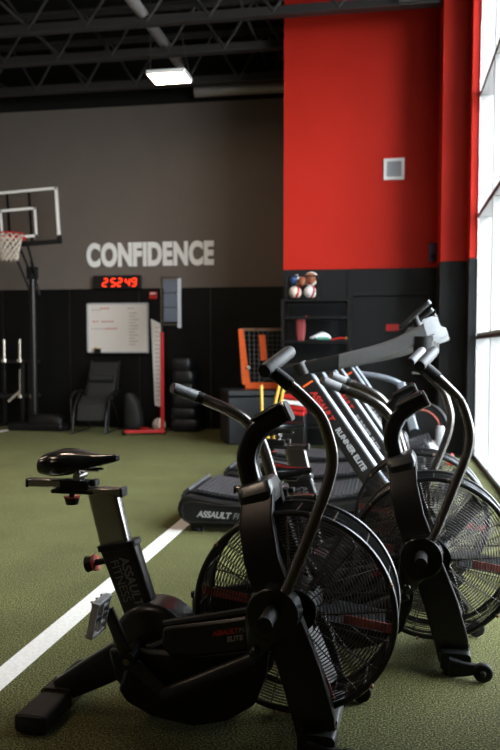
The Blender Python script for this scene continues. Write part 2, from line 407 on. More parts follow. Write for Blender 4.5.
for k in range(12):
    for sg in (1, -1):
        pts = []
        for q in range(9):
            z = -q*.05; r = .222 - .1*(q/8)**.7
            a = 2*PI*k/12 + sg*q*PI/12*.9
            pts.append((r*math.cos(a), r*math.sin(a), z))
        b.tube(pts, .009, 5)
obj('net', b, 'cream', rm)
# storage rack with pegs
t = thing('storage_rack', 'black storage rack with upright chrome pegs left of the basketball pole', 'rack', (-6.15, 12.68, 0))
b = B()
for x in (-.35, .12): b.bb((x-.03,-.18,0),(x+.03,-.12,1.12)); b.bb((x-.03,-.25,0),(x+.03,.2,.05)); b.bb((x-.03,.1,0),(x+.03,.15,1.12))
b.bb((-.5,-.19,1.08),(.3,-.13,1.13)).bb((-.5,-.19,.5),(.3,-.13,.56)).bb((-.5,.1,1.08),(.3,.15,1.13)).bb((-.5,.1,.5),(.3,.15,.56))
obj('rack_frame', b, 'satin', t, bevel=.006)
for x, z in ((-.2,1.13),(.08,1.13)):
    obj('peg', B().cyl((x,-.16,z),(x,-.16,z+.35), .022).cyl((x,-.16,z-.03),(x,-.16,z+.02), .05), 'chrome', t)
for x in (.08, .29):
    obj('peg', B().cyl((x,-.16,.62),(x,-.16,.98), .02).cyl((x,-.16,.5),(x,-.16,.56), .045), 'chrome', t)
obj('peg', B().cyl((.08,-.16,.62),(-.12,-.2,.44), .025), 'chrome', t)
# lounge chair
t = thing('lounge_chair', 'folding black mesh lounge chair under the whiteboard', 'chair', (-4.6, 12.2, 0), math.radians(4))
obj('backrest', B().loft([((0,.12,.52),(.23,0,0),(0,.02,0)),((0,.3,.8),(.23,0,0),(0,.02,0)),((0,.48,1.1),(.22,0,0),(0,.02,0))]), 'fabric', t)
obj('headrest', B().loft([((x,.28,.84),(0,.05,.04),(0,-.03,.05)) for x in (-.19,.19)], 2.5), 'fabric', t)
obj('seat', B().loft([((0,-.38,.22),(.22,0,0),(0,0,.02)),((0,-.3,.46),(.22,0,0),(0,.015,.015)),((0,-.1,.56),(.22,0,0),(0,0,.02)),((0,.12,.52),(.22,0,0),(0,0,.02))]), 'fabric', t)
for x in (-.26,.26):
    obj('side_frame', B().tube(bez([(x,-.48,.02),(x,-.36,.4),(x,-.1,.6),(x,.2,.6),(x*.9,.5,1.12)],5), .014, 8).tube([(x,.45,.015),(x,.1,.35),(x,-.2,.58)], .014, 8).tube([(x,-.5,.015),(x,.5,.015)], .014, 8), 'satin', t)
    obj('armrest', B().tube(bez([(x*1.18,-.4,.55),(x*1.18,-.2,.64),(x*1.18,.2,.64)],4), .02, 8).tube([(x*1.18,-.4,.55),(x*1.1,-.42,.02)], .013, 8), 'plast', t)
tag(obj('gear_bag', B().loft([((-4.08+dx,12.42,z),(a,0,0),(0,.12,0)) for z, a, dx in ((.0,.14,.02),(.1,.17,.02),(.35,.15,0),(.52,.12,-.03),(.62,.05,-.06))], 2.5), 'fabric', subd=1), 'slumped black bag on the floor right of the lounge chair', 'bag')
# vertical jump tester
t = thing('jump_tester', 'red wheeled stand with a tall red pole and silver vane head', 'jump tester', (-3.45, 11.95, 0))
obj('base', B().box((-.24,-.16,.055),(.62,.06,.05),Matrix.Rotation(.35,3,'Z')).box((-.02,.0,.05),(.07,.09,.1)).box((-.3,.12,.05),(.12,.5,.05),Matrix.Rotation(.5,3,'Z')), 'red', t, bevel=.006)
for x, y in ((-.53,-.27),(-.4,.34),(.02,.0)):
    obj('wheel', B().cyl((x,y-.02,.04),(x,y+.02,.04),.04), 'plast', t)
obj('pole', B().bb((-.024,-.024,.05),(.024,.024,1.58)), 'red', t, bevel=.004)
obj('mast', B().bb((-.016,-.016,1.55),(.016,.016,2.42)).bb((-.016,-.016,1.68),(.3,.016,1.71)).bb((-.016,-.016,2.4),(.3,.016,2.425)), 'steel', t)
obj('vane_stack', B().bb((.04,-.03,1.74),(.25,.03,1.95)).bb((.04,-.03,1.96),(.25,.03,2.17)).bb((.04,-.03,2.18),(.25,.03,2.37)), 'slate', t)
obj('rail', B().bb((.255,-.03,1.64),(.305,.03,2.4)), 'lgrey', t, bevel=.005)
t = thing('medicine_ball', 'white and black ball on the turf behind the red stand', 'ball', (-3.62, 12.35, .11))
obj('ball_shell', B().ball((0,0,0),.11,24), 'cream', t)
obj('seam', B().ring((0,0,0),.109,.006,'x',32,6).ring((0,0,0),.109,.006,'y',32,6), 'black', t)
zz = 0
for k, (w, h, dx) in enumerate(((.46,.2,.02),(.42,.18,0),(.44,.2,.03),(.38,.19,-.02),(.36,.2,.0),(.32,.2,-.02))):
    lab = ['lowest black pad of the stack behind the red pole','second black pad up in the stack behind the red pole','third black pad up in the stack behind the red pole','fourth black pad up in the stack behind the red pole','fifth black pad, just below the top of the stack behind the red pole','topmost black pad of the stack behind the red pole'][k]
    tag(obj('equipment_pad', B().loft([((-3.22+dx,12.5,zz+q*h),(w/2*s,0,0),(0,.2*s,0)) for q, s in ((0,.9),(.15,1),(.85,1),(1,.9))], 5), 'vinyl'), lab, 'pad', 'black pads stacked behind the red pole')
    zz += h
# foam box
t = thing('foam_box', 'large dark vinyl foam box under the orange net', 'box', (-2.17, 10.75, 0), math.radians(22))
obj('body', B().bb((0,0,0),(.74,.62,.66)), 'vinyl', t, bevel=.02)
obj('lid', B().bb((-.006,-.006,.662),(.746,.626,.755)), 'vinyl', t, bevel=.02)
# rebound net
t = thing('rebound_net', 'orange framed practice net with black mesh on the foam box', 'net', (-1.98, 11.15, .758), math.radians(8))
Wn, Hn = .56, .84
obj('frame', B().bb((-.02,-.02,0),(Wn,.02,.09)).hexa([(-.06,-.015,.06),(.05,-.015,.06),(.05,.015,.06),(-.06,.015,.06),(-.12,-.015,Hn),(-.05,-.015,Hn),(-.05,.015,Hn),(-.12,.015,Hn)]).hexa([(.2,-.015,.4),(.29,-.015,.4),(.29,.015,.4),(.2,.015,.4),(.17,-.015,Hn-.08),(.26,-.015,Hn-.08),(.26,.015,Hn-.08),(.17,.015,Hn-.08)]), 'orange', t)
b = B()
for k in range(11): b.cyl((-.08+k*.064,0,.09),(-.1+k*.066,0,Hn),.004,n=5)
for k in range(12): b.cyl((-.1,0,.09+k*.066),(Wn,0,.09+k*.066),.004,n=5)
obj('mesh', b, 'mgrey', t)
obj('top_band', B().bb((-.1,-.012,Hn-.02),(Wn,.012,Hn+.015)).bb((Wn-.02,-.012,.0),(Wn+.02,.012,Hn)), 'bronze', t)
obj('hook', B().ball((.02,-.03,.3),.028,12), 'cream', t)
# yellow poles
for k, (x0, x1, lab) in enumerate(((-1.50,-1.53,'leftmost of three yellow poles standing before the foam box'),(-1.43,-1.32,'middle yellow pole, leaning right, before the foam box'),(-1.36,-1.27,'rightmost of three yellow poles before the foam box'))):
    tag(obj('agility_pole', B().tube([(x0-.02*(k>0)-.06*(k>0),9.62+k*.09,0),(x1,9.62+k*.09,.88)], .018, 10), 'yellow'), lab, 'pole', 'yellow poles by the foam box')
b = B().bb((-1.3,9.82,0),(-1.02,10.2,.72))
t = thing('storage_bin', 'black storage bin with red and white striped lid bands behind the yellow poles', 'bin', (-1.16, 10.0, 0))
obj('body', B().bb((-.13,-.18,0),(.14,.18,.5)), 'plast', t, bevel=.01)
for k, m in enumerate(('red','red','white','red')):
    obj('band', B().box((0,0,.53+k*.062),(.27,.36,.045),Matrix.Rotation(.12,3,'Y')), m, t, bevel=.006)
# shelving
t = thing('shelf_rack', 'black open shelving unit against the black panelled wall', 'shelves', (-.945, 10.62, 0))
for x in (-.43,.43):
    for y in (-.2,.2): obj('post', B().bb((x-.018,y-.018,0),(x+.018,y+.018,1.97)), 'satin', t)
for z in (.3,.75,1.12,1.43,1.74,1.965): obj('shelf', B().bb((-.42,-.22,z-.03),(.42,.22,z)), 'plast', t, bevel=.004)
t = thing('ball_crate', 'black open crate of balls on top of the shelving', 'crate', (-1.13, 10.62, 1.966))
b = B()
for x in (-.2,.2):
    for y in (-.17,.17): b.bb((x-.012,y-.012,0),(x+.012,y+.012,.3))
for z in (.0,.29):
    b.bb((-.21,-.18,z),(.21,-.16,z+.02)).bb((-.21,.16,z),(.21,.18,z+.02)).bb((-.21,-.16,z),(-.19,.16,z+.02)).bb((.19,-.16,z),(.21,.16,z+.02))
b.bb((-.21,-.18,0),(.21,.18,.012))
obj('crate_frame', b, 'satin', t)
for x, y, z, r, m, lab, band in ((-.105,.05,.255,.08,'blue','blue and white ball at the back left of the crate','white'),(0,-.08,.237,.068,'basket','orange ball in the middle of the crate','black'),
        (.1,.035,.28,.085,'basket','brown and white ball topmost at the right of the crate','white'),(-.098,-.05,.1,.084,'cream','cream ball low at the left of the crate','red'),(.1,-.04,.1,.084,'white','white and red ball low at the right of the crate','red')):
    q = thing('sports_ball', lab, 'ball', (-1.13+x, 10.62+y, 1.966+z), random.random(), 'balls in the black crate')
    obj('ball_shell', B().ball((0,0,0),r,20), m, q)
    o = obj('panel_band', B().ring((0,0,0),r*.95,r*.2,'x',28,8), band, q); o.rotation_euler = (.3,.2,.5)
t = thing('mesh_bag', 'red mesh bag standing on the middle shelf', 'bag', (-1.145, 10.5, 1.432))
obj('pouch', B().loft([((0,0,z),(a,0,0),(0,.03,0)) for z, a in ((0,.045),(.1,.06),(.25,.066),(.3,.06))], 3), 'redcloth', t)
obj('drawstring', B().cyl((.05,0,.29),(.08,0,.32),.014,n=8), 'knobred', t)
tag(obj('towel', B().loft([((x,10.52,1.45+h/2),(0,.07,0),(0,0,h/2+.004)) for x, h in ((-1.03,.02),(-.96,.05),(-.87,.1),(-.8,.08),(-.74,.02))], 2.5), 'towel', subd=1), 'crumpled white towel on the middle shelf', 'towel')
tag(obj('cloth', B().loft([((x,10.43,1.452),(0,.03,0),(0,0,.018)) for x in (-.93,-.76)], 3), 'green'), 'folded green cloth in front of the white towel', 'cloth')
t = thing('resistance_band', 'red and yellow band lying at the right of the middle shelf', 'band', (-.62,10.46,1.432))
obj('strap', B().loft([((x,0,.01+h),(0,.04,0),(0,0,.012)) for x, h in ((-.12,.0),(0,.02),(.1,.012))]), 'red', t)
obj('end_grip', B().box((.09,-.03,.03),(.05,.04,.03)), 'yellow', t, bevel=.006)

# ------------------------------------------------------------------ air bike
def make_bike():
    t = thing('air_bike', '', 'exercise bike', (0,0,0))
    ZF, R = .444, .331
    # cage
    for sgn, nm in ((-1,'front_grille'),(1,'rear_grille')):
        b = B(); dome = lambda r: sgn*(.095 + .03*(1-(r/R)**2))
        for k in range(23):
            r = .085 + k*(R-.09)/22; b.ring((0,dome(r),ZF), r, .0018, 'y', 72, 4)
        for k in range(20):
            a = 2*PI*k/20 + .08
            b.tube([(r*math.cos(a), dome(r)-sgn*.003, ZF+r*math.sin(a)) for r in (.08,.17,.26,R)], .0025 if k % 5 else .004, 5)
        obj(nm, b, 'wire', t)
    b = B()
    for v in (-.098,.098): b.ring((0,v,ZF), R+.004, .0105, 'y', 72, 8)
    obj('cage_rim', b, 'frame', t)
    b = B()
    for k in range(8): b.ring((0,-.08+k*.0225,ZF), R+.002, .0024, 'y', 72, 4)
    for k in range(16):
        a = 2*PI*k/16; b.cyl((R*math.cos(a),-.098,ZF+R*math.sin(a)),(R*math.cos(a),.098,ZF+R*math.sin(a)),.004,n=6)
    obj('cage_band', b, 'frame', t)
    for k in range(6):
        a = math.radians(20+60*k); b = B(); b.cyl((1.03*R*math.cos(a),-.1,ZF+1.03*R*math.sin(a)),(1.03*R*math.cos(a),-.125,ZF+1.03*R*math.sin(a)),.006,n=8)
        obj('cage_clip', b, 'bronze', t)
    # fan
    for k in range(6):
        a = math.radians(172-60*k); c, s_ = math.cos(a), math.sin(a)
        Rm = Matrix(((c,0,-s_),(0,1,0),(s_,0,c))) @ Matrix.Rotation(.35, 3, 'X')
        b = B(); b.box(V((0,0,ZF)) + V((c,0,s_))*.205, (.19,.12,.004), Rm)
        b.box(V((0,0,ZF)) + V((c,0,s_))*.09, (.12,.05,.01), Rm)
        bl = obj('fan_blade', b, 'blade', t)
        R2 = Matrix(((c,0,-s_),(0,1,0),(s_,0,c)))
        if k not in (1,2): obj('red_tip', B().box(V((0,-.058,ZF)) + V((c,0,s_))*.245, (.16,.004,.03), R2), 'redst', bl)
    obj('fan_hub', B().cyl((0,-.09,ZF),(0,.09,ZF),.075,n=32).cyl((0,-.135,ZF),(0,.135,ZF),.03), 'plast', t)
    # fork legs
    for sg, nm in ((-1,'fork_leg'),(1,'fork_leg')):
        secs = []
        for u, v, z, w in ((-.128,.055,.84,.054),(-.122,.115,.75,.056),(-.094,.155,.63,.057),(-.03,.165,.46,.06),(.035,.165,.28,.067),(.08,.16,.12,.067),(.09,.155,.05,.06)):
            secs.append(((u,sg*v,z),(w,0,.014),(0,.024,0)))
        P = [secs[0]]
        obj(nm, B().loft(secs, 16, 32), 'satin', t, bevel=0)
        o = obj('leg_collar', B().loft([((.088,sg*.158,.085),(.067,0,.012),(0,.032,0)),((.086,sg*.158,.093),(.067,0,.012),(0,.032,0))], 6), 'armst', t)
        obj('bolt', B().cyl((.045,sg*.188,.09),(.045,sg*.198,.09),.006,n=8), 'bronze', t)
    obj('fork_head', B().loft([((-.128,0,.79),(.056,0,.014),(0,.1,0)),((-.134,0,.835),(.06,0,.018),(0,.1,0)),((-.145,0,.862),(.056,0,.02),(0,.075,0)),((-.148,0,.868),(.046,0,.016),(0,.06,0))], 8, 24), 'frame', t)
    # mast + console
    mp = bez([(-.148,.84),(-.163,.948),(-.121,1.036),(-.051,1.086),(.018,1.119)], 5) if False else None
    pts = bez([(-.156,0,.84),(-.178,0,.945),(-.148,0,1.03),(-.095,0,1.078),(-.036,0,1.11)], 5)
    secs = []
    for i, p in enumerate(pts):
        tg = (pts[min(i+1,len(pts)-1)]-pts[max(i-1,0)]).normalized(); n_ = V((-tg.z,0,tg.x)); f = i/(len(pts)-1)
        secs.append((p, n_*(.036 - .002*f), V((0,.04,0))))
    obj('mast', B().loft(secs, 4, 20), 'gloss', t)
    e, tg = pts[-1], (pts[-1]-pts[-3]).normalized(); n_ = V((-tg.z,0,tg.x))
    obj('mast_end_cap', B().loft([(e-tg*.006,n_*.037,V((0,.044,0))),(e+tg*.002,n_*.0365,V((0,.0435,0)))], 4, 20), 'steel', t)
    obj('mast_plug', B().loft([(e,n_*.034,V((0,.041,0))),(e+tg*.005,n_*.033,V((0,.04,0)))], 4, 20), 'plast', t)
    c0 = V((-.105,0,1.106)); tg2 = V((.8,0,.46)).normalized(); n2 = V((-tg2.z,0,tg2.x))
    Rc = Matrix((tg2,V((0,1,0)),n2)).transposed()
    cn = obj('console', B().box(c0+n2*.002,(.12,.11,.012),Rc), 'plast', t, bevel=.006)
    obj('screen', B().box(c0+n2*.009,(.09,.09,.003),Rc), 'gloss', cn)
    # pivot discs, pegs, levers
    for sg in (-1,1):
        obj('pivot_disc', B().cyl((-.045,sg*.185,.48),(-.045,sg*.25,.48),.09,.084,n=36), 'gloss', t, bevel=.004)
        obj('foot_peg', B().cyl((-.045,sg*.245,.49),(-.045,sg*.37,.49),.024), 'rubber', t)
        obj('lower_lever', B().loft([((-.05,sg*.225,.48),(.075,0,-.03),(0,.02,0)),((-.08,sg*.225,.42),(.06,0,-.02),(0,.02,0)),((-.1,sg*.225,.355),(.032,0,-.01),(0,.02,0)),((-.105,sg*.225,.33),(.015,0,-.005),(0,.016,0))],2.5), 'gloss', t)
        obj('rod_joint', B().ball((-.1,sg*.247,.36),.017,16), 'gloss', t)
    near = [(-.045,-.225,.47),(.01,-.225,.585),(.08,-.215,.769),(.126,-.21,.9),(.138,-.205,.98),(.124,-.205,1.05),(.098,-.207,1.113),(.05,-.218,1.168),(-.012,-.242,1.226),(-.05,-.265,1.258)]
    far = [(-.045,.225,.47),(-.103,.225,.725),(-.13,.235,.82),(-.181,.245,.973),(-.239,.25,1.049),(-.309,.25,1.09),(-.385,.258,1.12),(-.435,.252,1.14)]
    for pts_, ga, gb in ((near,(-.058,-.29,1.255),(-.004,-.15,1.313)),(far,(-.415,.275,1.13),(-.505,.175,1.176))):
        P = bez(pts_, 6); k = int(len(P)*(.84 if pts_ is near else .9))
        h = obj('handlebar', B().tube(P, .0192 if pts_ is near else .022, 12), 'armst', t)
        obj('rubber_sleeve', B().tube(P[k:], .0225, 12), 'rubber', h)
        obj('grip', B().tube([V(ga), V(ga)+(V(gb)-V(ga))*.12, V(gb)-(V(gb)-V(ga))*.1, V(gb)],[.02,.0225,.022,.019],16), 'grip', h)
        obj('grip_end', B().cyl(V(ga)+(V(ga)-V(gb))*.04, V(ga)+(V(gb)-V(ga))*.02,.021), 'rubber', h)
    # drive covers
    hull = [(-.662,.25),(-.63,.17),(-.57,.11),(-.476,.066),(-.329,.046),(-.22,.075),(-.12,.14),(-.08,.25),(-.06,.36),(-.13,.38),(-.30,.36),(-.39,.38),(-.42,.3),(-.5,.2)]
    for sg in (-1,1):
        obj('drive_cover', B().prism([(-.60,.15),(-.57,.11),(-.476,.066),(-.329,.046),(-.22,.075),(-.12,.14),(-.08,.25),(-.07,.34),(-.3,.3),(-.42,.3),(-.55,.3)], *sorted((sg*.125,sg*.165))), 'plast', t, bevel=.015)
        gd = obj('belt_guard', B().prism([(-.43,.385),(-.41,.395),(-.2,.435),(-.1,.46),(-.08,.45),(-.08,.345),(-.28,.305),(-.40,.295),(-.43,.32)], *sorted((sg*.16,sg*.19))), 'satin', t, bevel=.01)
        obj('guard_ridge', B().tube([(-.43,sg*.165,.395),(-.34,sg*.165,.415),(-.12,sg*.165,.465)],.014,8), 'rubber', gd)
        if sg < 0:
            dd, ee = V((.97,0,.2)), V((-.2,0,.97))
            text('model_lettering', 'BIKE', .022, 'textgrey', (-.165,-.1905,.395), dd, ee, gd, bold=.0006, shear=.2)
            text('red_lettering', 'ASSAULT', .022, 'textred', (-.254,-.1905,.377), dd, ee, gd, bold=.0006, shear=.2)
            text('elite_lettering', 'ELITE', .023, 'textwhite', (-.205,-.1905,.362), dd, ee, gd, bold=.0006, shear=.2)
    ch = [(-.51+.147*math.cos(2*PI*k/36), .278+.147*math.sin(2*PI*k/36)) for k in range(36)]
    obj('crank_housing', B().prism(ch, -.08, .08), 'frame', t, bevel=.02)
    obj('lower_body', B().prism([(-.655,.27),(-.63,.17),(-.57,.10),(-.48,.066),(-.39,.06),(-.37,.2),(-.38,.36),(-.5,.3)], -.12, .12), 'plast', t, bevel=.015)
    for sg in (-1,1):
        obj('crank_axle', B().cyl((-.543,sg*.1,.28),(-.543,sg*.225,.28),.03), 'plast', t)
        obj('crank_bolt', B().cyl((-.543,sg*.222,.28),(-.543,sg*.23,.28),.012), 'armst', t)
        tip = V((-.612,sg*.21,.45)) if sg < 0 else V((-.474,sg*.21,.11))
        ca = obj('crank_arm', B().loft([((-.543,sg*.205,.28),(.022,0,.006),(0,.011,0)),(tip,(.019,0,.006),(0,.011,0))],4), 'frame', t)
        Rp = Matrix.Rotation(math.radians(-78 if sg < 0 else 8), 3, 'Y')
        pc = tip + V((0,sg*.075,0)); b = B()
        for q in (-.055,.055): b.box(pc+Rp@V((q,0,0)),(.011,.115,.026),Rp)
        for q in (-.052,0,.052): b.box(pc+Rp@V((0,q,0)),(.12,.011,.022),Rp)
        for q in (-.03,.03):
            b.box(pc+Rp@V((q,.023,0)),(.012,.05,.016),Rp)
        for q in ((-.055,-.04),(-.055,.04),(.055,-.04),(.055,.04),(-.055,0),(.055,0)): b.box(pc+Rp@V((q[0],q[1],.016)),(.007,.007,.014),Rp)
        pd = obj('pedal', b, 'alloy', ca, bevel=.002)
        obj('spindle', B().cyl(tip, pc+V((0,sg*.045,0)), .011), 'plast', pd)
        e2 = V((-.414,sg*.205,.165))
        obj('link_arm', B().loft([((-.543,sg*.195,.275),(.012,0,.02),(0,.008,0)),(e2-V((0,sg*.01,0)),(.012,0,.02),(0,.008,0))],4), 'frame', t)
        obj('push_rod', B().tube([e2, (-.1,sg*.215,.325)], [.03,.026], 14), 'satin', t)
    # tail and rear stabilizer
    obj('tail_beam', B().loft([((-.885,0,.06),(-.02,0,.04),(0,.036,0)),((-.74,0,.145),(-.03,0,.05),(0,.036,0)),((-.56,0,.25),(-.03,0,.065),(0,.036,0))],6,20), 'satin', t)
    rs = obj('rear_stabilizer', B().loft([((-.885,-.225,.042),(.054,0,0),(0,0,.028)),((-.885,.225,.042),(.054,0,0),(0,0,.028))],5,20), 'frame', t)
    for sg in (-1,1):
        obj('end_cap', B().loft([((-.885,sg*.07,.042),(.058,0,0),(0,0,.032)),((-.885,sg*.245,.04),(.059,0,0),(0,0,.034)),((-.885,sg*.252,.04),(.052,0,0),(0,0,.027))],5,20), 'rubber', rs)
    obj('tail_sleeve', B().loft([((-.885,y,.045),(.061,0,0),(0,0,.037)) for y in (-.05,.05)],6,20), 'armst', t)
    # front stabilizer
    fs = obj('front_stabilizer', B().loft([((.095,y,.065),(.056,0,0),(0,0,.03)) for y in (-.2,.2)],6,20), 'mgrey', t)
    for sg in (-1,1): obj('end_sleeve', B().loft([((.095,sg*y,.062),(.06,0,0),(0,0,.036)) for y in (.14,.235)],6,20), 'plast', fs)
    for sg in (-1,1):
        w = obj('end_cap', B().loft([((.07,sg*.24,.045),(.0,0,.042),(0,.02,0)),((.13,sg*.24,.042),(0,0,.03),(0,.018,0)),((.2,sg*.24,.045),(0,0,.016),(0,.014,0))],4,14), 'plast', fs)
        obj('transport_wheel', B().cyl((.2,sg*.245,.04),(.2,sg*.275,.04),.038,n=28).cyl((.2,sg*.235,.04),(.2,sg*.285,.04),.012), 'rubber', fs, bevel=.006)
        obj('foot_pad', B().cyl((.07,sg*.2,0),(.07,sg*.2,.04),.026,n=16), 'plast', fs)
    # seat tube
    st = obj('seat_tube', B().loft([((-.562,0,.36),(.058,0,.012),(0,.033,0)),((-.652,0,.612),(.066,0,.014),(0,.034,0))],7,24), 'satin', t)
    dd = V((.09,0,-.25)).normalized(); ee = V((.25,0,.09)).normalized()
    text('assault_lettering', 'ASSAULT', .045, 'textgrey', (-.640,-.0345,.575), dd, ee, st, bold=.001, shear=.15)
    text('fitness_lettering', 'FITNESS', .045, 'textgrey', (-.676,-.0345,.562), dd, ee, st, shear=0)
    obj('tube_collar', B().loft([((-.65,0,.607),(.073,0,.016),(0,.041,0)),((-.655,0,.626),(.073,0,.016),(0,.041,0))],6,24), 'rubber', t)
    obj('side_knob', B().cyl((-.70,0,.555),(-.748,0,.543),.012).cyl((-.748,0,.543),(-.778,0,.536),.024,.03), 'plast', t)
    obj('side_knob_ring', B().cyl((-.742,0,.545),(-.75,0,.543),.031,.031), 'knobred', t)
    grp = []
    grp.append(obj('seat_post', B().loft([((-.66,0,.6),(.054,0,.012),(0,.024,0)),((-.71,0,.805),(.054,0,.012),(0,.024,0))],7,24), 'steel', t))
    grp.append(obj('slider', B().bb((-1.0,-.022,.817),(-.84,.022,.846)).bb((-.8,-.026,.796),(-.635,.026,.822)), 'steel', t, bevel=.005))
    grp.append(obj('slider_carriage', B().bb((-.905,-.03,.797),(-.74,.03,.812)).bb((-.87,-.03,.812),(-.76,.03,.846)), 'rubber', t, bevel=.005))
    for c_, d_ in (((-.635,0,.809),(.012,.058,.036)),((-1.003,0,.831),(.01,.048,.034)),((-.745,0,.838),(.024,.045,.024))): grp.append(obj('slider_cap', B().box(c_, d_), 'rubber', t, bevel=.005))
    grp.append(obj('slider_knob', B().cyl((-.834,0,.80),(-.834,0,.772),.01).cyl((-.834,0,.778),(-.834,0,.755),.028,.022), 'plast', t))
    grp.append(obj('slider_knob_ring', B().cyl((-.834,0,.779),(-.834,0,.783),.03), 'knobred', t))
    secs = []
    for u, hw, zt, zb in ((-.932,.06,.925,.885),(-.918,.105,.943,.868),(-.875,.125,.956,.862),(-.82,.115,.955,.868),(-.77,.075,.945,.886),(-.71,.042,.941,.902),(-.68,.03,.944,.910),(-.655,.018,.94,.918)):
        secs.append(((u,0,(zt+zb)/2),(0,hw,0),(0,0,(zt-zb)/2)))
    sd = obj('saddle', B().loft(secs, 2.6, 24), 'gloss', t); grp.append(sd)
    obj('saddle_clamp', B().cyl((-.80,-.02,.845),(-.80,-.02,.895),.01).cyl((-.80,.02,.845),(-.80,.02,.895),.01).cyl((-.80,-.035,.862),(-.80,.035,.862),.014).tube([(-.88,.025,.885),(-.72,.02,.885)],.005,8).tube([(-.88,-.025,.885),(-.72,-.02,.885)],.005,8), 'steel', sd)
    return t
bike = make_bike()
G = 'air bikes in a row by the window'
SEATP = ('seat_post','slider','slider_carriage','slider_cap','slider_knob','slider_knob_ring','saddle')
for i, (x, y, rz, du, dz, lab) in enumerate((
   (-.300, 2.70, math.radians(-2.5), 0, 0, 'black fan bike nearest the camera, its saddle in full view'),
   (.194, 3.48, math.radians(-3), .13, -.145, 'second fan bike, behind and right of the nearest one, with lowered saddle'),
   (.178, 4.28, math.radians(-3), .03, -.02, 'rearmost fan bike, half hidden behind the other two'))):
    o = bike if i == 0 else copy_tree(bike)
    o.location = (x, y, 0); o.rotation_euler = (0,0,rz); tag(o, lab, 'exercise bike', G)
    if i:
        for ch in o.children:
            if ch.name.split('.')[0] in SEATP: ch.location = (du, 0, dz)

